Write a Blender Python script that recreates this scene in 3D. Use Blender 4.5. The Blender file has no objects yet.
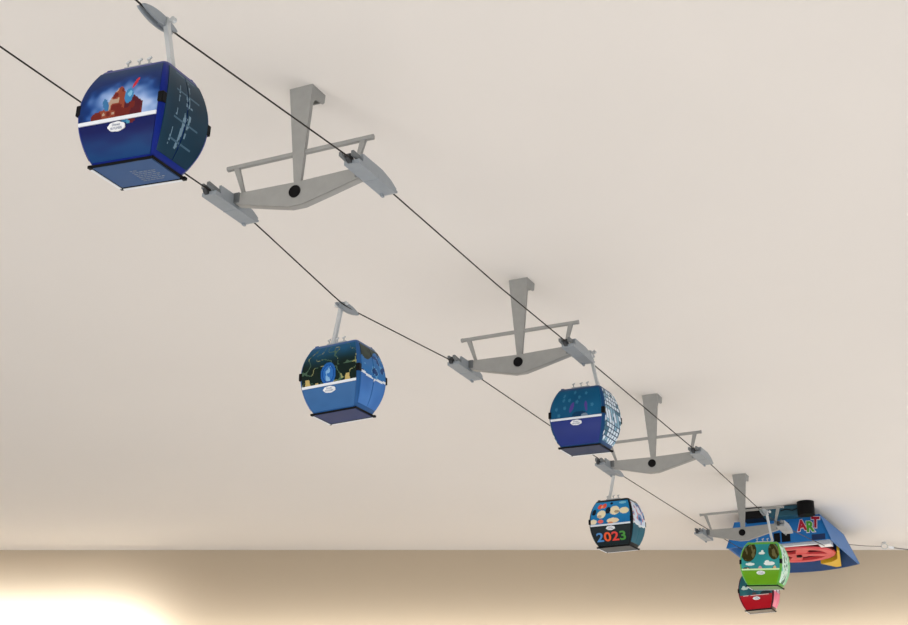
import bpy, bmesh, math, random
from mathutils import Vector, Matrix
random.seed(4)
C = bpy.context.scene.collection
PI = math.pi
CEIL = 2.7
T0 = Vector((-.248, 2.087, CEIL))          # foot of the first pylon on the ceiling
BASE = math.atan2(-.324, .692)             # the line runs along local +y of everything hung on it
D = Vector((math.sin(-BASE), math.cos(-BASE), 0)); P = Vector((D.y, -D.x, 0))
def W(t, a, z): return T0 + D*t + P*a + Vector((0, 0, z))

# ------------------------------------------------------------ materials
def lin(c):
    return tuple(((x/255)/12.92 if x/255 <= .04045 else ((x/255+.055)/1.055)**2.4) for x in c)
_m = {}
def mat(name, rgb, rough=.45, metal=0.0, coat=0.0, var=.04, scale=60, spec=None):
    if name in _m: return _m[name]
    m = bpy.data.materials.new(name); m.use_nodes = True; nt = m.node_tree
    b = nt.nodes['Principled BSDF']
    b.inputs['Roughness'].default_value = rough; b.inputs['Metallic'].default_value = metal
    b.inputs['Coat Weight'].default_value = coat; b.inputs['Coat Roughness'].default_value = .08
    b.inputs['Specular IOR Level'].default_value = (.12 if max(rgb) < 60 else .3) if spec is None else spec
    col = lin(rgb)
    tc = nt.nodes.new('ShaderNodeTexCoord'); n = nt.nodes.new('ShaderNodeTexNoise'); n.inputs['Scale'].default_value = scale
    n.inputs['Detail'].default_value = 4
    r = nt.nodes.new('ShaderNodeValToRGB')
    r.color_ramp.elements[0].position = .3; r.color_ramp.elements[1].position = .7
    r.color_ramp.elements[0].color = tuple(x*(1-var) for x in col)+(1,)
    r.color_ramp.elements[1].color = tuple(min(1, x*(1+var)) for x in col)+(1,)
    nt.links.new(tc.outputs['Object'], n.inputs['Vector']); nt.links.new(n.outputs['Fac'], r.inputs['Fac'])
    nt.links.new(r.outputs['Color'], b.inputs['Base Color'])
    _m[name] = m; return m
def print_mat():
    if 'printed' in _m: return _m['printed']
    m = bpy.data.materials.new('printed_vinyl'); m.use_nodes = True; nt = m.node_tree
    b = nt.nodes['Principled BSDF']; b.inputs['Roughness'].default_value = .35
    b.inputs['Specular IOR Level'].default_value = .12
    a = nt.nodes.new('ShaderNodeVertexColor'); a.layer_name = 'ink'
    nt.links.new(a.outputs['Color'], b.inputs['Base Color'])
    _m['printed'] = m; return m

METAL = mat('grey_painted_steel', (152, 152, 149), .5, .1)
SADDLE = mat('blue_grey_painted_steel', (148, 155, 161), .38, .15)
STEEL = mat('bright_silver_paint', (196, 200, 202), .3, .35)
BLACK = mat('black_plastic', (7, 7, 9), .5)
WHITE = mat('white_plastic', (232, 234, 236), .35)
ROPE = mat('dark_steel_rope', (52, 48, 46), .5, .5)

# ------------------------------------------------------------ mesh helpers
def obj(name, bm, m, parent=None, smooth=False, kind=None, label=None, bevel=0):
    bmesh.ops.remove_doubles(bm, verts=bm.verts, dist=1e-6)
    bmesh.ops.recalc_face_normals(bm, faces=bm.faces)
    me = bpy.data.meshes.new(name); bm.to_mesh(me); bm.free()
    if isinstance(m, (list, tuple)):
        for x in m: me.materials.append(x)
    else: me.materials.append(m)
    if smooth:
        for p in me.polygons: p.use_smooth = True
        try: me.set_sharp_from_angle(angle=math.radians(38))
        except Exception: pass
    o = bpy.data.objects.new(name, me); C.objects.link(o)
    if parent: o.parent = parent
    if kind: o['kind'] = kind
    if label: o['label'] = label
    if bevel:
        b = o.modifiers.new('bevel', 'BEVEL'); b.width = bevel; b.segments = 2; b.limit_method = 'ANGLE'
    return o
def box(bm, x0, x1, y0, y1, z0, z1):
    v = [bm.verts.new(p) for p in ((x0,y0,z0),(x1,y0,z0),(x1,y1,z0),(x0,y1,z0),(x0,y0,z1),(x1,y0,z1),(x1,y1,z1),(x0,y1,z1))]
    for f in ((0,3,2,1),(4,5,6,7),(0,1,5,4),(1,2,6,5),(2,3,7,6),(3,0,4,7)): bm.faces.new([v[i] for i in f])
def prism(bm, pts, f0, f1):
    """closed outline pts extruded between the mappings f0 and f1"""
    a = [bm.verts.new(f0(*p)) for p in pts]; b = [bm.verts.new(f1(*p)) for p in pts]
    n = len(pts); bm.faces.new(a); bm.faces.new(b[::-1])
    for i in range(n): bm.faces.new((a[i], b[i], b[(i+1) % n], a[(i+1) % n]))
def bar(bm, p0, p1, w0, h0, w1=None, h1=None, up=(0, 0, 1)):
    w1 = w0 if w1 is None else w1; h1 = h0 if h1 is None else h1
    p0, p1 = Vector(p0), Vector(p1); d = (p1-p0).normalized(); s = d.cross(Vector(up)).normalized(); u = s.cross(d)
    A = [bm.verts.new(p0+s*i*w0/2+u*j*h0/2) for i, j in ((-1,-1),(1,-1),(1,1),(-1,1))]
    B = [bm.verts.new(p1+s*i*w1/2+u*j*h1/2) for i, j in ((-1,-1),(1,-1),(1,1),(-1,1))]
    bm.faces.new(A[::-1]); bm.faces.new(B)
    for i in range(4): bm.faces.new((A[i], A[(i+1) % 4], B[(i+1) % 4], B[i]))
def tube(bm, pts, r, n=8, closed=False, cap=True):
    pts = [Vector(p) for p in pts]; N = len(pts); rings = []
    ref = Vector((0, 0, 1))
    for i, p in enumerate(pts):
        a = pts[(i-1) % N] if (closed or i > 0) else p; b = pts[(i+1) % N] if (closed or i < N-1) else p
        d = (b-a).normalized()
        if abs(d.dot(ref)) > .95: ref = Vector((1, 0, 0)) if abs(d.x) < .9 else Vector((0, 1, 0))
        s = d.cross(ref).normalized(); u = s.cross(d).normalized(); ref = u
        rr = r[i] if isinstance(r, (list, tuple)) else r
        rings.append([bm.verts.new(p + (s*math.cos(k*2*PI/n)+u*math.sin(k*2*PI/n))*rr) for k in range(n)])
    for i in range(N if closed else N-1):
        A, B = rings[i], rings[(i+1) % N]
        for k in range(n): bm.faces.new((A[k], A[(k+1) % n], B[(k+1) % n], B[k]))
    if cap and not closed:
        bm.faces.new(rings[0][::-1]); bm.faces.new(rings[-1])
def disc(bm, c, axis, r, h, n=28):
    c = Vector(c); ax = Vector(axis).normalized()
    tube(bm, [c-ax*h/2, c+ax*h/2], r, n)
def empty(name, loc, rot=(0, 0, 0), label=None, cat=None, group=None):
    o = bpy.data.objects.new(name, None); C.objects.link(o); o.empty_display_size = .03
    o.location = loc; o.rotation_euler = rot
    if label: o['label'] = label
    if cat: o['category'] = cat
    if group: o['group'] = group
    return o
def tag(o, label, cat, group=None):
    o['label'] = label; o['category'] = cat
    if group: o['group'] = group
    return o
def copy_tree(o, parent=None):
    kids = [c for c in bpy.data.objects if c.parent == o]
    c = o.copy(); C.objects.link(c)
    if parent: c.parent = parent
    for k in kids: copy_tree(k, c)
    return c
def text_bm(txt, size, fn, extrude=0, offset=0, sx=1):
    """outline lettering; fn maps the flat (x, y, z) of the letters onto the thing"""
    cu = bpy.data.curves.new('t', 'FONT'); cu.body = txt; cu.size = size; cu.align_x = 'CENTER'; cu.align_y = 'CENTER'
    cu.extrude = extrude; cu.offset = offset; cu.resolution_u = 4
    o = bpy.data.objects.new('t', cu); C.objects.link(o)
    me = bpy.data.meshes.new_from_object(o)
    bm = bmesh.new(); bm.from_mesh(me)
    bpy.data.objects.remove(o); bpy.data.curves.remove(cu); bpy.data.meshes.remove(me)
    for v in bm.verts: v.co = Vector(fn(v.co.x*sx, v.co.y, v.co.z))
    return bm

# ------------------------------------------------------------ the room
def plaster(name, rgb, bump=.06, sc=9, var=.012):
    m = mat(name, rgb, .85, var=var, scale=1.1)
    nt = m.node_tree; b = nt.nodes['Principled BSDF']
    n = nt.nodes.new('ShaderNodeTexNoise'); n.inputs['Scale'].default_value = sc; n.inputs['Detail'].default_value = 6
    bp = nt.nodes.new('ShaderNodeBump'); bp.inputs['Strength'].default_value = bump; bp.inputs['Distance'].default_value = .01
    tc = nt.nodes.new('ShaderNodeTexCoord')
    nt.links.new(tc.outputs['Object'], n.inputs['Vector']); nt.links.new(n.outputs['Fac'], bp.inputs['Height'])
    nt.links.new(bp.outputs['Normal'], b.inputs['Normal']); return m
WALLY = 5.703
bm = bmesh.new(); box(bm, -4, 4, -2.5, WALLY+.12, CEIL, CEIL+.12)
obj('ceiling', bm, plaster('ceiling_paint', (228, 223, 217)), kind='structure')
bm = bmesh.new(); box(bm, -4, 4, WALLY, WALLY+.12, 0, CEIL)
obj('wall_back', bm, plaster('warm_wall_paint', (184, 168, 146)), kind='structure')
bm = bmesh.new(); box(bm, -4, 4, -2.5, WALLY+.12, -.1, 0)
fm = mat('pale_floor', (202, 200, 199), .7, var=.05, scale=3)
obj('floor', bm, fm, kind='structure')
bm = bmesh.new(); box(bm, -4, 4, WALLY-.015, WALLY, 0, .09)
obj('baseboard_back', bm, WHITE, kind='structure')

# ------------------------------------------------------------ pylons
def make_pylon():
    root = empty('cableway_pylon', (0, 0, 0))
    # tapered channel post with a foot reaching back along the ceiling
    bm = bmesh.new()
    wt, wb, zb = .0215, .0062, -.174
    prism(bm, [(-wt, 0), (wt, 0), (wb, zb), (-wb, zb)], lambda x, z: (x, -.002, z), lambda x, z: (x, .0005, z))
    prof = [(.0005, 0), (.040, 0), (.040, -.014), (.036, -.018), (.013, -.021), (.007, -.030), (.0045, zb), (.0005, zb)]
    for s in (-1, 1):
        def wx(z): return s*(wt+(wb-wt)*(z/zb))
        prism(bm, prof, lambda y, z: (wx(z), y, z), lambda y, z: (wx(z)-s*.0022, y, z))
    box(bm, -wt, wt, 0, .040, -.003, 0)
    prism(bm, [(-wt, 0), (wt, 0), (.02, -.0135), (-.02, -.0135)], lambda x, z: (x, .0378, z), lambda x, z: (x, .040, z))
    obj('post', bm, METAL, root)
    # boomerang cross beam
    bm = bmesh.new()
    out = [(-.114, -.171), (0, -.1735), (.114, -.171), (.112, -.190), (.06, -.203), (.012, -.2145), (-.012, -.2145), (-.06, -.203), (-.112, -.190)]
    prism(bm, out, lambda x, z: (x, -.0045, z), lambda x, z: (x, -.002, z))
    lo = [(.112, -.190), (.06, -.203), (.012, -.2145), (-.012, -.2145), (-.06, -.203), (-.112, -.190)]
    fl = lo + [(x, z+.0022) for x, z in lo[::-1]]
    prism(bm, fl, lambda x, z: (x, -.004, z), lambda x, z: (x, .011, z))
    up = [(-.114, -.171), (0, -.1735), (.114, -.171), (.114, -.1732), (0, -.1757), (-.114, -.1732)]
    prism(bm, up, lambda x, z: (x, -.004, z), lambda x, z: (x, .009, z))
    obj('crossbeam', bm, METAL, root)
    bm = bmesh.new(); bar(bm, (-.135, .004, -.119), (.131, .004, -.119), .008, .0065)
    obj('upper_bar', bm, METAL, root, bevel=.0008)
    for s in (-1, 1):
        bm = bmesh.new(); bar(bm, (s*.117-.002, .004, -.121), (s*.102, .003, -.172), .010, .006, .0055, .005, up=(0, 1, 0))
        obj('strut', bm, METAL, root, bevel=.0006)
        bm = bmesh.new(); disc(bm, (s*.133-.002, .004, -.119), (1, 0, 0), .0047, .004, 14)
        obj('end_cap', bm, METAL, root)
    bm = bmesh.new(); disc(bm, (-.002, -.0052, -.190), (0, 1, 0), .0105, .0016, 30)
    obj('badge', bm, BLACK, root, label='plain round black badge')
    for s in (-1, 1):
        # tray that carries the rope: flat bottom, inner wall with a chamfered far end
        bm = bmesh.new(); cx = s*.129; w = .0132
        base = [(-.056, -.193), (.062, -.193), (.070, -.190), (.070, -.1865), (-.056, -.1865)]
        prism(bm, base, lambda y, z: (cx-w, y, z), lambda y, z: (cx+w, y, z))
        wall = [(-.042, -.1865), (.067, -.1865), (.068, -.183), (.050, -.176), (.020, -.171), (-.042, -.172)]
        for xx in ((-w, -w+.004) if s > 0 else (w-.004, w)), ((w-.0095, w-.001) if s > 0 else (-w+.0005, -w+.004)):
            prism(bm, wall, lambda y, z: (cx+xx[0], y, z), lambda y, z: (cx+xx[1], y, z))
        box(bm, cx-w-.0004, cx+w+.0004, .006, .0072, -.1936, -.186)
        box(bm, cx-.010, cx-.006, .055, .062, -.197, -.193)
        sd = obj('rope_saddle', bm, SADDLE, root, label='blue-grey rope saddle')
        for yy, rr in ((-.058, .0075), (-.030, .0062), (.03, .0062)):
            bm = bmesh.new(); disc(bm, (cx-.003, yy, -.184), (1, 0, 0), rr, .0065, 20)
            obj('sheave', bm, mat('dark_rubber', (60, 62, 64), .6), sd, smooth=True)
        bm = bmesh.new(); bar(bm, (cx-s*.010, -.074, -.182), (cx-s*.010, -.045, -.184), .006, .007)
        obj('guide_fork', bm, mat('dark_grey_steel', (112, 116, 118), .45, .3), sd, bevel=.0008)
        bm = bmesh.new(); bar(bm, (cx+s*.006, -.066, -.180), (cx+s*.006, -.045, -.180), .005, .009)
        obj('guide_fork', bm, mat('dark_grey_steel', (112, 116, 118), .45, .3), sd, bevel=.0008)
        bm = bmesh.new(); box(bm, s*.112-.006, s*.112+.006, -.006, .012, -.188, -.170)
        obj('mounting_block', bm, mat('dark_grey_steel', (112, 116, 118)), sd, bevel=.0008)
    return root
tops = [(0, 0), (.906, .0026), (1.800, .008), (2.712, .0095)]
PL = ['nearest grey pylon, hanging from the ceiling right of the dark blue sky-print gondola',
      'second grey pylon from the camera, between the mid-blue gondola and the purple-blue one',
      'third grey pylon from the camera, its beam partly behind the purple-blue gondola',
      'farthest grey pylon, hanging in front of the blue station above the green gondola']
proto = make_pylon()
for i, (t, a) in enumerate(tops):
    o = proto if i == 0 else copy_tree(proto)
    o.location = W(t, a, 0); o.rotation_euler = (0, 0, BASE); tag(o, PL[i], 'pylon', 'ceiling pylons of the model cableway')

# ------------------------------------------------------------ ropes
def smooth_path(ks, step=.03, rad=.03):
    out = []; t = ks[0][0]
    def lerp(t):
        for (a, za, xa), (b, zb, xb) in zip(ks, ks[1:]):
            if a <= t <= b:
                f = (t-a)/(b-a); return za+(zb-za)*f, xa+(xb-xa)*f
        return ks[-1][1:]
    while t < ks[-1][0]:
        z = x = 0
        for k in (-1, 0, 1):
            q = lerp(min(max(t+k*rad*.6, ks[0][0]), ks[-1][0])); z += q[0]/3; x += q[1]/3
        out.append(W(t, x, z)); t += step
    out.append(W(ks[-1][0], ks[-1][2], ks[-1][1])); return out
L = [(-2.2, -.20, -.129), (-.4, -.1875, -.129), (0, -.1835, -.129), (.07, -.1845, -.129), (.387, -.2245, -.129), (.906, -.180, -.129), (1.8, -.170, -.129), (1.93, -.171, -.129), (2.712, -.150, -.129), (3.40, -.116, -.139), (3.50, -.1065, -.1385)]
R = [(-2.0, -.17, .129), (-1.2, -.195, .129), (-.53, -.222, .129), (-.05, -.1845, .129), (.07, -.1835, .129), (.5, -.187, .129), (.906, -.181, .129), (1.8, -.174, .129), (2.49, -.186, .129), (2.712, -.176, .129), (3.40, -.116, .139), (3.50, -.1065, .1385)]
for ks, lab in ((L, 'thin dark rope, the lower left one of the two running along the pylons'), (R, 'thin dark rope, the upper right one, passing in front of the pylon posts')):
    bm = bmesh.new(); tube(bm, smooth_path(ks), .00125, 8)
    tag(obj('haul_rope', bm, ROPE, smooth=True), lab, 'rope', 'ropes of the model cableway')

# ------------------------------------------------------------ gondola cabins
H = .0617; ZM = .0037
def wd(z):
    u = (z-ZM)/(H-ZM) if z > ZM else (z-ZM)/(-H-ZM)
    k = abs(u)**2.1
    if z > ZM: return .0625-(.0625-.0478)*k, .0488-(.0488-.0324)*k
    return .0625-(.0625-.0448)*k, .0488-(.0488-.0302)*k
def S(face, u, v, off=0.0):
    """point on the barrel-shaped cabin: u across, v up, both -1..1"""
    z = H*v; w, d = wd(z)
    if face == 'front': return Vector((u*w, -d-off, z))
    if face == 'back': return Vector((-u*w, d+off, z))
    if face == 'right': return Vector((w+off, u*d, z))
    return Vector((-w-off, -u*d, z))
def patch(name, face, u0, u1, v0, v1, nu, nv, fn, parent, off=.0007, m=None, label=None, depth=.002, ucurve=None):
    """a panel that follows the cabin; fn(u, v) gives the printed colour (0-255)"""
    bm = bmesh.new(); g = []
    lay = bm.loops.layers.float_color.new('ink') if fn else None
    for j in range(nv+1):
        v = v0+(v1-v0)*j/nv
        g.append([bm.verts.new(S(face, u0+(u1-u0)*i/nu, v, off)) for i in range(nu+1)])
    h = []
    edge = [(0, i) for i in range(nu+1)]+[(j, nu) for j in range(1, nv+1)]+[(nv, i) for i in range(nu-1, -1, -1)]+[(j, 0) for j in range(nv-1, 0, -1)]
    for j in range(nv):
        for i in range(nu):
            f = bm.faces.new((g[j][i], g[j][i+1], g[j+1][i+1], g[j+1][i]))
            if fn:
                c = lin(fn(u0+(u1-u0)*(i+.5)/nu, v0+(v1-v0)*(j+.5)/nv))+(1,)
                for l in f.loops: l[lay] = c
    rim = []
    for j, i in edge:
        rim.append(bm.verts.new(S(face, u0+(u1-u0)*i/nu, v0+(v1-v0)*j/nv, off-depth)))
    for k in range(len(edge)):
        a, b = edge[k], edge[(k+1) % len(edge)]
        f = bm.faces.new((g[a[0]][a[1]], rim[k], rim[(k+1) % len(edge)], g[b[0]][b[1]]))
        if fn:
            c = lin(fn(u0+(u1-u0)*min(a[1]+.5, nu-.5)/nu, v0+(v1-v0)*min(a[0]+.5, nv-.5)/nv))+(1,)
            for l in f.loops: l[lay] = c
    return obj(name, bm, m or print_mat(), parent, smooth=True, label=label)
def mix(a, b, k):
    k = max(0, min(1, k)); return tuple(x+(y-x)*k for x, y in zip(a, b))
def ell(u, v, cu, cv, ru, rv, rot=0):
    x, y = u-cu, v-cv; c, s = math.cos(rot), math.sin(rot); x, y = x*c+y*s, -x*s+y*c
    return (x/ru)**2+(y/rv)**2
def blobs(u, v, col, lst):
    for (cu, cv, ru, rv, c, *r) in lst:
        if ell(u, v, cu, cv, ru, rv, r[0] if r else 0) < 1: col = c
    return col
def hsh(i, j, k=0):
    x = math.sin(i*12.9898+j*78.233+k*37.719)*43758.5453; return x-math.floor(x)
def vnoise(x, y, k=0):
    i, j = math.floor(x), math.floor(y); fx, fy = x-i, y-j; fx = fx*fx*(3-2*fx); fy = fy*fy*(3-2*fy)
    a = hsh(i, j, k)*(1-fx)+hsh(i+1, j, k)*fx; b = hsh(i, j+1, k)*(1-fx)+hsh(i+1, j+1, k)*fx
    return a*(1-fy)+b*fy

# printed artwork, plain generic stand-ins in the photograph's colours
def art_sky(u, v):
    n = vnoise(u*3, v*5, 1)*.5+vnoise(u*7, v*11, 2)*.3
    k = 1.15-math.sqrt(ell(u, v, .15, .2, .95, .46))+(n-.4)*.7
    c = mix((8, 40, 96), (30, 88, 176), k*1.6); c = mix(c, (216, 222, 240), (k-.20)*1.5)
    if v > .72: c = mix(c, (20, 52, 84), (v-.72)*4)
    r = vnoise(u*6, 3, 5)*.16
    top = .16+r+.34*math.exp(-((u+.02)/.22)**2)+.12*math.exp(-((u-.34)/.16)**2)
    if -.62 < u < .56 and v < top-.1:
        q = vnoise(u*9, v*10, 9)
        c = (108, 34, 28) if q < .42 else ((176, 150, 130) if (q > .66 and u < 0) else ((140, 64, 44) if u < .15 else (82, 24, 34)))
    c = blobs(u, v, c, [(.22, .36, .10, .13, (58, 126, 178)), (.24, .39, .05, .05, (120, 180, 210)), (-.3, .26, .06, .12, (56, 112, 160), .5), (.32, .58, .035, .11, (190, 40, 52), -.5)])
    return c
def art_sky_low(u, v):
    c = mix((10, 58, 112), (8, 20, 84), (v+.75)*1.9+(vnoise(u*2, v*6, 3)-.5)*.5)
    return blobs(u, v, c, [(.33, -.04, .10, .10, (96, 30, 36), .6), (.18, -.05, .08, .07, (44, 110, 150)), (.25, -.1, .04, .05, (70, 140, 170))])
def art_mystic(u, v):
    c = mix((10, 30, 26), (14, 78, 118), (v-.42)*2.4+(vnoise(u*4, v*4, 1)-.5)*.3)
    w = vnoise(u*5+1, v*6+3, 7)
    if abs(w-.5) < .035: c = (70, 98, 78)
    if abs(w-.5) < .03 and vnoise(u*9, v*9, 3) > .6: c = (150, 152, 100)
    c = blobs(u, v, c, [(-.02, .24, .25, .26, (32, 96, 170)), (-.02, .24, .20, .21, (20, 72, 148))])
    if ell(u, v, -.02, .24, .17, .18) < 1: c = (130, 176, 214) if vnoise(u*14, v*14, 2) > .55 else (44, 108, 182)
    for cx in (-.72, -.42, .62):
        s = .09 if cx != -.42 else .05
        if abs(u-cx) < s*(1-.5*max(0, (v-.03)/.2)) and -.08 < v < -.08+s*2.8: c = (190, 168, 104)
    return c
def art_flower(u, v):
    c = mix((12, 66, 104), (18, 92, 132), .5+.5*vnoise(u*2, v*3))
    for (cx, cy) in ((-.72, .32), (-.42, .34), (-.52, .74), (-.12, .84), (.1, .66), (.36, .78), (-.28, .58), (.58, .36), (.02, .5), (-.62, .12), (-.5, .6)):
        a = math.atan2((v-cy)*.9, u-cx); r = math.hypot(u-cx, (v-cy)*.9)
        if r < .034+.026*abs(math.cos(a*2.5)): c = (50, 116, 148)
    c = blobs(u, v, c, [(-.16, .34, .065, .17, (80, 62, 138), -.35), (.36, .34, .05, .16, (80, 62, 138), .1), (.12, .10, .26, .10, (10, 56, 92)), (.3, .05, .12, .07, (112, 132, 152))])
    return c
def art_party(u, v):
    c = mix((22, 104, 160), (38, 132, 190), (v-.1)*1.2+vnoise(u*3, v*3)*.3)
    c = blobs(u, v, c, [(-.78, .14, .16, .10, (226, 214, 180)), (-.42, .42, .2, .16, (232, 220, 184)), (-.5, .34, .10, .06, (190, 170, 140)), (-.56, .74, .11, .10, (222, 84, 62)), (-.34, .76, .11, .10, (222, 84, 62)), (-.45, .72, .06, .06, (240, 150, 110)),
        (-.45, .14, .13, .07, (220, 100, 92)), (.2, .54, .24, .18, (232, 220, 184)), (.3, .48, .12, .06, (170, 150, 120)), (.66, .5, .22, .13, (228, 216, 178)), (.12, .14, .28, .10, (226, 208, 172)), (0, .04, .12, .06, (200, 130, 96)), (-.78, .52, .10, .12, (18, 30, 44)), (-.12, .56, .12, .14, (18, 30, 44)), (.02, .84, .08, .05, (18, 30, 44)), (.62, .84, .2, .05, (120, 190, 214))])
    return c
def art_meadow(u, v):
    c = mix((38, 132, 138), (52, 160, 158), vnoise(u*2, v*3))
    c = blobs(u, v, c, [(-.58, .62, .36, .34, (52, 48, 14)), (.66, .66, .28, .32, (52, 48, 14)), (.06, .58, .16, .05, (220, 232, 226)), (.08, .64, .07, .06, (220, 232, 226)), (-.5, .19, .22, .05, (220, 232, 226)), (.42, .2, .26, .07, (226, 234, 230)), (.32, .24, .12, .08, (226, 234, 230)), (-.86, -.02, .1, .05, (210, 224, 214)),
        (-.68, .0, .2, .09, (60, 70, 52)), (-.62, -.03, .08, .09, (206, 150, 150)), (-.02, .0, .1, .12, (200, 160, 160)), (.0, -.02, .05, .06, (66, 60, 80)), (.66, -.02, .14, .10, (90, 96, 60)), (.68, .03, .07, .09, (216, 170, 130))])
    if (ell(u, v, -.58, .62, .36, .34) < .8 or ell(u, v, .66, .66, .28, .32) < .8) and vnoise(u*9+v*7, v*3-u*6, 4) > .62: c = (104, 100, 62)
    return c
def art_sea(u, v):
    c = mix((28, 78, 92), (44, 112, 116), vnoise(u*3, v*3))
    return blobs(u, v, c, [(-.6, .34, .2, .06, (190, 212, 204)), (-.66, .39, .09, .07, (190, 212, 204)), (.2, .3, .16, .05, (160, 190, 186)), (.55, .08, .3, .10, (26, 40, 44)), (-.1, .06, .12, .08, (74, 60, 60)), (.7, .5, .14, .06, (186, 206, 200))])
def remap(f, bv): return lambda u, v: f(u, (v-bv-.035)/(.895-bv)*.9+.03)   # artwork is laid out on 0..0.93
def remap2(f, bv): return lambda u, v: f(u, (v+.965)/(.92+bv)*.86-.90)
def flat(c, k=.05):
    return lambda u, v: mix(c, tuple(x*.8 for x in c), vnoise(u*3, v*4, 6)*k*6)
def side_night(u, v):
    c = mix((14, 44, 62), (26, 62, 84), vnoise(u*2, v*2, 4))
    for cx, w, lo, hi in ((-.06, .05, -.75, .5), (.12, .035, -.45, .25), (-.40, .02, -.7, .6), (.02, .02, -.2, .8)):  # pale streaks: door print with window reflections put into its colour
        if abs(u-cx-.12*v) < w and lo < v < hi and vnoise(u*5, v*14, 3) > .38: c = (112, 140, 158)
    if abs((v*5+.3) % 1-.5) < .03 and abs(u) < .5: c = (70, 100, 120)
    return c
def side_swirl(u, v):
    if v < -.02-.0*u-.10*math.sin((u+1)*1.5): 
        return mix((52, 104, 176), (70, 126, 196), vnoise(u*2, v*3))
    if v < .05-.10*math.sin((u+1)*1.5): return (226, 232, 238)
    n = vnoise(u*5, v*8, 8)
    if v < .62+.2*math.sin(u*3): return (40, 110, 176) if n > .48 else ((96, 160, 206) if n > .40 else (20, 62, 120))
    return mix((18, 36, 32), (44, 60, 46), n)
def side_mosaic(u, v):
    i, j = math.floor(u*3.4+.6*math.sin(v*4)), math.floor(v*7)
    fx, fy = (u*3.4+.6*math.sin(v*4)) % 1, (v*7) % 1; q = hsh(i, j, 4)
    if fx < .22 or fy < .16: return (34, 70, 100)
    return (214, 228, 240) if q > .42 else ((130, 172, 196) if q > .2 else (60, 110, 132))
def side_party(u, v):
    if v < -.06-.10*math.sin((u+1)*1.5): return mix((26, 84, 104), (40, 104, 122), vnoise(u*2, v*2))
    if v < .02-.10*math.sin((u+1)*1.5): return (228, 234, 238)
    n = vnoise(u*4, v*6, 8)
    return (214, 226, 240) if n > .6 else ((206, 120, 132) if n > .5 else ((104, 158, 208) if n > .3 else (50, 74, 130)))
def side_mint(u, v):
    n = vnoise(u*6, v*9, 2)
    if .25 > u+.15*v > -.5 and n < .36: return (74, 120, 96)
    if n > .78: return (112, 196, 176)
    return (214, 238, 222) if u < .45 else (140, 206, 150)
def side_pink(u, v):
    if v > -.08: return (236, 226, 232) if vnoise(u*5, v*6) > .4 else (120, 90, 100)
    return mix((236, 92, 124), (246, 150, 172), vnoise(u*3, v*3))

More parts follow.
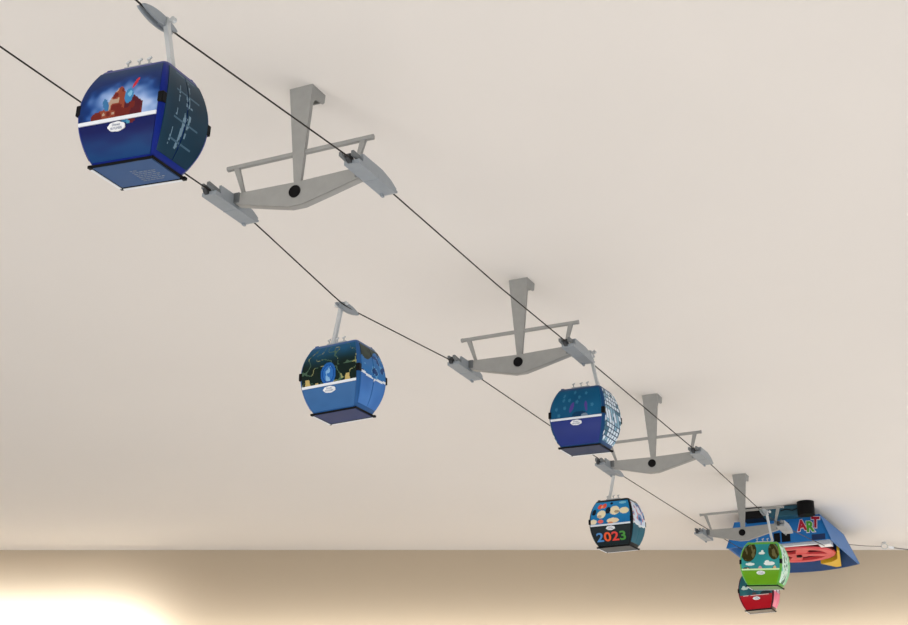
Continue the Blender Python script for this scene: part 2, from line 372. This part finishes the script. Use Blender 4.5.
def make_gondola(key, frame, upper, lower, side, belt=(228, 232, 238), arm=.140, inward=.014, bow=.019, flip=1, bv=-.22, grip=.050, tray=None):
    root = empty('gondola', (0, 0, 0)); par = bpy.data.objects.new
    fr = mat(key+'_frame_paint', frame, .3, 0, 0, spec=.14)
    Z = Vector((0, 0, .0745))                        # the origin sits under the floor tray
    kids = []
    def add(o): kids.append(o); return o
    # shell
    bm = bmesh.new(); rings = []
    def ring(w, d, z, r=.006):
        pts = []
        for (sx, sy, a0) in ((1, -1, -90), (1, 1, 0), (-1, 1, 90), (-1, -1, 180)):
            for k in range(4):
                a = math.radians(a0+30*k); pts.append((sx*(w-r)+r*math.cos(a), sy*(d-r)+r*math.sin(a), z))
        return [bm.verts.new(p) for p in pts]
    N = 22
    zs = [-H+2*H*i/N for i in range(N+1)]
    for z in zs:
        w, d = wd(z); rings.append(ring(w, d, z))
    w, d = wd(H); rings.append(ring(w-.004, d-.004, H+.003)); w, d = wd(-H); rings.insert(0, ring(w-.003, d-.003, -H-.002))
    for A, B in zip(rings, rings[1:]):
        for k in range(16): bm.faces.new((A[k], A[(k+1) % 16], B[(k+1) % 16], B[k]))
    bm.faces.new(rings[0][::-1]); bm.faces.new(rings[-1])
    add(obj('cabin_shell', bm, fr, root, smooth=True))
    for face in ('front', 'back'):
        big = face == 'front'
        nu, nv = (90, 50) if big else (30, 18)
        add(patch('picture_window', face, -.91, .91, bv+.035, .93, nu, nv, remap(upper, bv), root, .0008, label='printed window panel'))
        add(patch('belt_stripe', face, -.93, .91, bv-.035, bv+.035, 30, 2, belt if callable(belt) else (lambda u, v: belt), root, .0014))
        add(patch('lower_panel', face, -.91, .91, -.965, bv-.045, nu//2, nv//2, remap2(lower, bv), root, .0008))
        # cloud-shaped badge below the stripe
        bz = bv*H
        bm = bmesh.new(); pts = []
        for k in range(48):
            a = 2*PI*k/48; r = 1+.10*abs(math.sin(a*3.5)); pts.append((.0118*r*math.cos(a), bz-.0098+.0052*r*math.sin(a)))
        def onf(x, z, off, face=face):
            w, _ = wd(z); return S(face, x/w, z/H, off)
        prism(bm, pts, lambda x, z: onf(x, z, .0012), lambda x, z: onf(x, z, .0024))
        bd = add(obj('cloud_badge', bm, WHITE, root, label='small white cloud-shaped badge'))
        if big:
            for tx, zz, sz in (('Disney', bz-.0078, .0042), ('SKYLINER', bz-.0120, .0039)):
                tb = text_bm(tx, sz, lambda x, y, z: onf(x, y+zz, .0028))
                add(obj('lettering', tb, mat('ink_blue', (40, 70, 120), .4), bd))
    for face in ('right', 'left'):
        nu = 30 if face == 'right' else 12
        for a, b in ((-.86, -.02), (.02, .86)):
            add(patch('door', face, a, b, -.88, .90, nu, 48 if face == 'right' else 24, side, root, .0010, label='printed sliding door leaf'))
    # black bumpers at the four corners
    for sx in (-1, 1):
        for sy in (-1, 1):
            bm = bmesh.new(); w, d = wd(ZM)
            box(bm, sx*(w-.0034)-.0042, sx*(w-.0034)+.0042, sy*(d-.0034)-.0042, sy*(d-.0034)+.0042, ZM-.0065, ZM+.0075)
            add(obj('bumper', bm, BLACK, root, bevel=.0012))
    # floor tray and its black rails with white strips
    bm = bmesh.new(); box(bm, -.0425, .0425, -.0285, .0285, -H-.0030, -H-.0005)
    add(obj('floor_plate', bm, mat(key+'_floor', tray or tuple(x*.8 for x in frame), .35), root, label='underside plate of the cabin'))
    if key == 'sky':
        bm = bmesh.new()
        for r_ in range(7):
            y = -.008+r_*.0045; x = -.004-(.010 if r_ < 2 else 0)*0
            while x < .026-(.02 if r_ == 0 else 0):
                l = .0025+.004*hsh(r_, x*999); box(bm, x, min(x+l, .030), y, y+.0016, -H-.0033, -H-.0029); x += l+.0016
        add(obj('fine_print_block', bm, mat('grey_ink', (120, 130, 146), .5), root, label='block of tiny grey unreadable print'))
    for tag_, x0, x1, y0, y1 in (('a', -.0490, -.0430, -.031, .036), ('b', -.0490, .048, .0302, .036), ('c', -.046, .046, -.0305, -.0290), ('d', .0445, .0458, -.031, .034)):
        bm = bmesh.new(); box(bm, x0, x1, y0, y1, -H-.0032, -H+.0006)
        o = add(obj('floor_rail', bm, BLACK, root, bevel=.0006))
        if tag_ in 'ab':
            bm = bmesh.new(); m_ = .0012
            if tag_ == 'a': box(bm, x0+.0014, x1-.0010, y0+.005, y1-.006, -H-.0040, -H-.0030)
            else: box(bm, x0+.006, x1-.005, y0+.0010, y1-.0014, -H-.0040, -H-.0030)
            add(obj('rail_strip', bm, WHITE, o, label='thin white strip'))
    # roof rack with pegs
    bm = bmesh.new(); zr = H+.001
    box(bm, -.020, .020, -.026, -.022, zr, zr+.005); box(bm, -.020, .020, .008, .012, zr, zr+.005); box(bm, -.004, .004, -.024, .012, zr, zr+.005)
    for x in (-.016, .001, .015):
        tube(bm, [(x, -.024, zr), (x, -.024, zr+.012)], .0012, 8); tube(bm, [(x-.003, -.024, zr+.011), (x+.003, -.024, zr+.0135)], .0015, 8)
    add(obj('roof_rack', bm, mat('dull_grey_steel', (176, 180, 182), .4, .2), root))
    for x, y in ((-.040, -.026), (.040, .026)):
        bm = bmesh.new(); box(bm, x-.0035, x+.0035, y-.002, y+.002, H+.001, H+.0045)
        add(obj('roof_latch', bm, fr, root))
    # hanger arm bowed to the outer side of the line, clamped on the rope
    f = flip; gx = f*inward; top = arm; out = f*(inward+bow)
    bm = bmesh.new()
    path = [(0, 0, H+.002), (f*.006, 0, H+.0035), (out-f*.004, 0, H+.007), (out, 0, H+.014), (out-f*.003, 0, H+.024), (gx+f*.003, 0, top), (gx+f*.0025, 0, top+.009)]
    for a, b in zip(path, path[1:]): bar(bm, a, b, .0060, .0075, up=(0, 1, 0))
    for a in path[1:-1]: disc(bm, a, (0, 1, 0), .0027, .0085, 10)
    ha = add(obj('hanger_arm', bm, STEEL, root, smooth=True))
    bm = bmesh.new(); tube(bm, [(gx-f*.010, 0, top+.005), (gx+f*.011, 0, top+.005)], .0016, 10)
    disc(bm, (gx+f*.012, 0, top+.005), (0, 1, 0), .0038, .005, 14); disc(bm, (gx-f*.009, -.002, top+.005), (0, 1, 0), .0032, .006, 14)
    add(obj('pivot_pin', bm, STEEL, ha, smooth=True))
    # grip: lens-shaped jaws lying along the rope
    bm = bmesh.new(); y0, y1 = (-grip, .022) if f > 0 else (-.022, .050)
    n = 18
    for dx, k, zo in ((-f*.0045, 1.0, .0), (f*.0025, .82, .0015)):
        pts = [(y0+(y1-y0)*i/n, .0095*k*math.sin(PI*i/n)**.7) for i in range(n+1)] + [(y0+(y1-y0)*i/n, -.0075*k*math.sin(PI*i/n)**.7) for i in range(n-1, 0, -1)]
        pts = [(y, z+zo) for y, z in pts]
        prism(bm, pts, lambda y, z: (gx+dx-.0016, y, top+z), lambda y, z: (gx+dx+.0016, y, top+z))
    box(bm, gx-.003, gx+.003, -.012, .012, top-.004, top+.006)
    add(obj('rope_grip', bm, SADDLE, root, bevel=.0005))
    for o in kids:
        if o.parent == root: o.location = Z
    return root
def place(root, t, a, z, roll, yaw, label):
    rot = Matrix.Rotation(BASE+yaw, 3, 'Z') @ Matrix.Rotation(roll, 3, 'Y')
    root.location = W(t, a, z)+rot @ Vector((0, 0, -.0745)); root.rotation_euler = (0, roll, BASE+yaw)
    tag(root, label, 'gondola', 'gondolas of the model cableway')

g = make_gondola('sky', (5, 32, 122), art_sky, art_sky_low, side_night, bv=-0.25, arm=.135, inward=.011, flip=1, tray=(52, 86, 132))
place(g, -.532, .110, -.3556, .0636, .003, 'largest gondola, dark blue with a cloudy sky picture, nearest the camera at top left')
g = make_gondola('mystic', (38, 86, 142), art_mystic, flat((60, 106, 160)), side_swirl, bv=-0.29, arm=.146, inward=.004, flip=-1, tray=(24, 50, 100))
place(g, .390, -.1286, -.3701, -.0159, -.040, 'mid-blue gondola with a dark picture and round blue disc, hanging alone left of centre')
g = make_gondola('flower', (22, 66, 112), art_flower, flat((44, 58, 128)), side_mosaic, bv=-0.12, grip=.017, arm=.144, inward=.010, flip=1, tray=(14, 46, 84))
place(g, .999, .111, -.3058, .0284, -.048, 'purple-blue gondola with pale flower print, just beyond the second pylon')
g = make_gondola('party', (16, 22, 26), art_party, flat((30, 40, 44)), side_party, bv=-0.12, arm=.146, inward=.002, flip=-1, tray=(70, 78, 84), belt=(214, 222, 230))
# coloured numerals on the dark lower panel
kids = [c for c in bpy.data.objects if c.parent == g and c.name.startswith('lower_panel')]
for ch, x, c in (('2', -.033, (70, 130, 190)), ('0', -.0115, (226, 84, 34)), ('2', .0105, (216, 60, 50)), ('3', .032, (64, 140, 52))):
    def fn(px, py, pz, x=x):
        z = py-.0400; w, _ = wd(z); return S('front', (px*1.38+x)/w, z/H, .0022)
    def fn2(px, py, pz, x=x):
        z = py-.0400; w, _ = wd(z); return S('front', (px*1.15+x)/w, z/H, .0016)
    obj('numeral', text_bm(ch, .031, fn, offset=.0007), mat('ink_%d%d' % (c[0], c[1]), c, .4), kids[0], label='coloured numeral %s' % ch)
place(g, 1.904, -.1325, -.3188, .0116, -.060, 'black-framed gondola lettered 2023 in coloured numerals, under the third pylon')
g = make_gondola('meadow', (96, 172, 62), art_meadow, flat((104, 164, 24)), side_mint, bv=-0.3, arm=.156, inward=.004, flip=1, tray=(104, 150, 90), belt=(206, 236, 178))
place(g, 2.486, .1228, -.3451, .0658, -.028, 'lime green gondola with teal picture, under the farthest pylon')
g = make_gondola('sea', (70, 20, 30), art_sea, flat((176, 8, 28)), side_pink, bv=-0.26, arm=.150, inward=.02, flip=-1, tray=(120, 110, 100),
                 belt=lambda u, v: (228, 200, 196) if (-.72 < u < -.42 or (-.3 < u < .75)) and v > -.27 else (176, 8, 28))
place(g, 3.318, -.098, -.272, -.0219, .010, 'red gondola, the farthest one, partly hidden behind the lime green gondola')

# ------------------------------------------------------------ terminal station
st = empty('cableway_station', W(3.25, 0, -.12), (0, 0, BASE),
           'blue station housing with ART lettering, fixed to the ceiling at the end of the line', 'station')
BL = mat('station_blue', (6, 104, 176), .4, 0, .0); INN = mat('station_inner_blue', (2, 58, 112), .5)
zb, zt = 0.0, .090
def back(a, lo):        # rear edge as it bulges away from the near wall
    k = 1-(a/.19)**2
    return (.47+.10*k) if lo else (.40+.07*k)
bm = bmesh.new()
prism(bm, [(-.186, zb), (.182, zb), (.150, zt), (-.150, zt)], lambda x, z: (x, -.004, z), lambda x, z: (x, .004, z))
obj('near_wall', bm, BL, st, bevel=.001)
for s in (-1, 1):
    bm = bmesh.new(); bx = .186
    q = [(s*.182, -.004, zb), (s*.190, .475, zb), (s*.162, .36, zt), (s*.150, -.004, zt)]
    A = [bm.verts.new(p) for p in q]; B = [bm.verts.new((p[0]-s*.007, p[1], p[2])) for p in q]
    bm.faces.new(A); bm.faces.new(B[::-1])
    for i in range(4): bm.faces.new((A[i], B[i], B[(i+1) % 4], A[(i+1) % 4]))
    obj('side_wall', bm, BL, st, bevel=.001)
bm = bmesh.new(); n = 24; rows = []
for off in (0, -.007):
    for lo in (1, 0):
        rr = []
        for i in range(n+1):
            k = -1+2*i/n; a = k*(.190 if lo else .162)
            y = (.475+.075*(1-k*k)) if lo else (.36+.07*(1-k*k))
            rr.append(bm.verts.new((a, y+off, zb if lo else zt)))
        rows.append(rr)
for i in range(n):
    bm.faces.new((rows[0][i], rows[0][i+1], rows[1][i+1], rows[1][i])); bm.faces.new((rows[2][i+1], rows[2][i], rows[3][i], rows[3][i+1]))
    bm.faces.new((rows[0][i+1], rows[0][i], rows[2][i], rows[2][i+1])); bm.faces.new((rows[1][i], rows[1][i+1], rows[3][i+1], rows[3][i]))
obj('rear_wall', bm, INN, st, smooth=True)
bm = bmesh.new()
prism(bm, [(-.150, 0), (.150, 0), (.162, .36), (.10, .40), (0, .43), (-.10, .40), (-.162, .36)], lambda x, y: (x, y, zt), lambda x, y: (x, y, zt-.005))
obj('roof_plate', bm, INN, st)
for x0, x1, z0, z1 in ((-.014, .008, .004, .037), (.013, .043, .004, .037), (.012, .042, .055, .071), (-.014, .008, .055, .071)):
    bm = bmesh.new(); box(bm, x0, x1, -.0052, .012, z0, z1); obj('opening', bm, BLACK, st)
bm = bmesh.new(); box(bm, .117, .163, -.0056, .012, .001, .021); obj('opening', bm, mat('dark_navy', (10, 40, 84), .5), st, label='dark navy opening')
# lettering: three letters with a white rim
for ch, x, z, c, r in (('A', .0865, .054, (176, 22, 48), .06), ('R', .114, .047, (70, 158, 50), .0), ('T', .134, .060, (150, 14, 44), -.1)):
    for k, (off, yy, cc) in enumerate(((.0044, -.0058, (232, 222, 232)), (.0022, -.0074, c))):
        def fn(px, py, pz, x=x, z=z, r=r, yy=yy):
            return (x+(px*math.cos(r)-py*math.sin(r))*.86, yy-pz, z+px*math.sin(r)+py*math.cos(r))
        o = obj('letter', text_bm(ch, .050, fn, extrude=.0006, offset=off), mat('letter_%d_%d' % (cc[0], cc[1]), cc, .4), st, label=('white rim of letter ' if k == 0 else 'letter ')+ch)
# mounting gear between roof plate and ceiling
bm = bmesh.new(); disc(bm, (.120, -.078, .0955), (0, 0, 1), .029, .047, 36); obj('drive_housing', bm, BLACK, st, smooth=True, label='short black drum against the ceiling')
bm = bmesh.new(); box(bm, -.105, -.032, -.075, .05, .080, .119); obj('battery_box', bm, BLACK, st, bevel=.002)
bm = bmesh.new(); box(bm, -.032, .092, -.062, .09, .082, .117); obj('mounting_block', bm, mat('dark_teal', (26, 74, 92), .5), st, bevel=.002)
bm = bmesh.new(); tube(bm, [(.03, -.064, .100), (.05, -.067, .104), (.07, -.065, .098), (.096, -.070, .104)], .0018, 8); obj('lead', bm, BLACK, st, smooth=True)
# bullwheel seen from below
WZ = .0135; WY = .27; RED = mat('coral_red', (216, 76, 80), .4); DRED = mat('deep_red', (120, 14, 24), .5)
WX = .012
bm = bmesh.new(); RS = (.098, .130); q = [[bm.verts.new((WX+r*math.cos(k*PI/32), WY+r*math.sin(k*PI/32), WZ+z)) for k in range(64)] for r, z in ((.098, -.005), (.127, -.005), (.131, 0), (.127, .005), (.098, .005))]
for a in range(5):
    A, B = q[a], q[(a+1) % 5]
    for k in range(64): bm.faces.new((A[k], A[(k+1) % 64], B[(k+1) % 64], B[k]))
bw = obj('bullwheel', bm, RED, st)
bm = bmesh.new(); disc(bm, (WX, WY, WZ), (0, 0, 1), .036, .010, 30)
for k in range(4):
    a = k*PI/2+.36; bar(bm, (WX+.02*math.cos(a), WY+.02*math.sin(a), WZ), (WX+.102*math.cos(a), WY+.102*math.sin(a), WZ), .034, .008, .048, .008)
obj('spokes', bm, RED, bw)
bm = bmesh.new(); disc(bm, (WX, WY, WZ+.010), (0, 0, 1), .126, .004, 48); obj('wheel_disc', bm, DRED, bw)
bm = bmesh.new(); disc(bm, (WX, WY, WZ+.045), (0, 0, 1), .012, .060, 20); obj('axle', bm, STEEL, bw, smooth=True)
bm = bmesh.new(); disc(bm, (WX, WY, WZ-.008), (0, 0, 1), .010, .006, 20); obj('hub_cap', bm, BLACK, bw)
# guide rail behind the near wall and the yellow bracket
bm = bmesh.new(); bar(bm, (-.085, .085, .010), (.165, .085, .010), .016, .010); obj('guide_rail', bm, WHITE, st, bevel=.001)
bm = bmesh.new(); box(bm, .122, .164, .075, .120, -.001, .016); obj('guide_rail_block', bm, WHITE, st, bevel=.001)
bm = bmesh.new(); prism(bm, [(.158, .215), (.165, .22), (.115, .512), (.098, .522), (.056, .430), (.100, .415), (.130, .365)], lambda x, y: (x, y, .004), lambda x, y: (x, y, .034))
obj('bracket', bm, mat('ochre_yellow', (222, 178, 40), .45), st, label='yellow corner bracket')

# ------------------------------------------------------------ tie wire and ceiling hook right of the station
def on(px, py, z):
    th = math.atan(564/1460.); c, s = math.cos(th), math.sin(th); u = (px-454)/1460; v = (312.5-py)/1460
    r = Vector((u, c-s*v, s+c*v)); return r*((z-1.5)/r.z)+Vector((0, 0, 1.5))
hk = Vector((1.655, 5.560, CEIL))
h = empty('ceiling_hook', hk, (0, 0, 0), 'small metal ring hook in the ceiling at far right, ends of two wires meet there', 'hook')
bm = bmesh.new(); tube(bm, [(.012*math.cos(k*PI/8), 0, -.016+.010*math.sin(k*PI/8)) for k in range(16)], .0016, 8, closed=True)
obj('ring', bm, STEEL, h, smooth=True)
bm = bmesh.new(); disc(bm, (0, 0, -.0015), (0, 0, 1), .008, .003, 20); tube(bm, [(0, 0, -.002), (0, 0, -.007)], .0018, 8); obj('base_plate', bm, STEEL, h, smooth=True)
bm = bmesh.new(); tube(bm, [(.015, -.002, -.019), (.034, -.003, -.022)], .005, 12); obj('plug', bm, WHITE, h, smooth=True, label='white plastic sleeve')
bm = bmesh.new(); p0 = st.matrix_basis @ Vector((.170, .40, .06)); p1 = hk+Vector((-.012, 0, -.016))
tube(bm, [p0, p0.lerp(p1, .5)+Vector((0, 0, -.002)), p1], .0011, 8); tag(obj('tie_wire', bm, ROPE, smooth=True), 'thin grey wire stretched from the blue station to the ceiling hook', 'wire')
bm = bmesh.new(); e = hk+Vector((.40, .02, -.055)); s0 = hk+Vector((.032, -.003, -.022))
tube(bm, [s0, s0.lerp(e, .3)+Vector((0, 0, -.003)), s0.lerp(e, .6)+Vector((0, 0, -.006)), e], .0022, 8); tag(obj('power_cord', bm, mat('grey_cord', (120, 118, 116), .5), smooth=True), 'grey cord running from the ceiling hook out to the right edge', 'cord')

# ------------------------------------------------------------ light
w = bpy.data.worlds.new('w'); bpy.context.scene.world = w; w.use_nodes = True
w.node_tree.nodes['Background'].inputs[0].default_value = (.93, .965, 1, 1); w.node_tree.nodes['Background'].inputs[1].default_value = .75
def area(name, loc, target, sx, sy, power, col):
    l = bpy.data.lights.new(name, 'AREA'); l.shape = 'RECTANGLE'; l.size = sx; l.size_y = sy; l.energy = power; l.color = col
    o = bpy.data.objects.new(name, l); C.objects.link(o); o.location = loc
    o.rotation_euler = (Vector(target)-Vector(loc)).to_track_quat('-Z', 'Y').to_euler(); return o
sl = bpy.data.lights.new('sun', 'SUN'); sl.energy = 11; sl.angle = .02; sl.color = (1, .99, .98)
so = bpy.data.objects.new('sun', sl); C.objects.link(so); so.location = (6, -2, 5)
so.rotation_euler = Vector((-.80, .12, -.44)).to_track_quat('-Z', 'Y').to_euler()
a_ = area('wall_lamp_left', (-1.95, WALLY-.18, 2.335), (-1.95, WALLY, 2.335), 1.5, .04, 15, (.96, .98, 1)); a_.data.spread = math.radians(135)
a_ = area('wall_fill_long', (.7, WALLY-.17, 2.30), (.7, WALLY, 2.30), 4.4, .05, 8.5, (1, .98, .94)); a_.data.spread = math.radians(140)  # added unseen strip that makes the wall brighter towards the bottom
area('fill_light_left', (-3.6, -1.6, 1.3), (-.3, 2.6, 2.5), 1.6, 1.6, 100, (1, .97, .93))  # added fill from behind left, brightens front faces and left ceiling
area('window_light_right', (3.1, 4.7, 1.7), (1.9, 5.65, 2.55), .8, 1.0, 14, (.84, .92, 1))

# ------------------------------------------------------------ camera
cam = bpy.data.cameras.new('camera'); co = bpy.data.objects.new('camera', cam); C.objects.link(co)
cam.sensor_width = 36; cam.lens = 1460/908*36; cam.clip_start = .01
co.location = (0, 0, 1.5); co.rotation_euler = (PI/2+math.atan(564/1460.), 0, 0)
sc = bpy.context.scene; sc.camera = co
sc.view_settings.view_transform = 'Standard'; sc.view_settings.look = 'None'; sc.view_settings.gamma = 1
sc.view_settings.exposure = -0.32
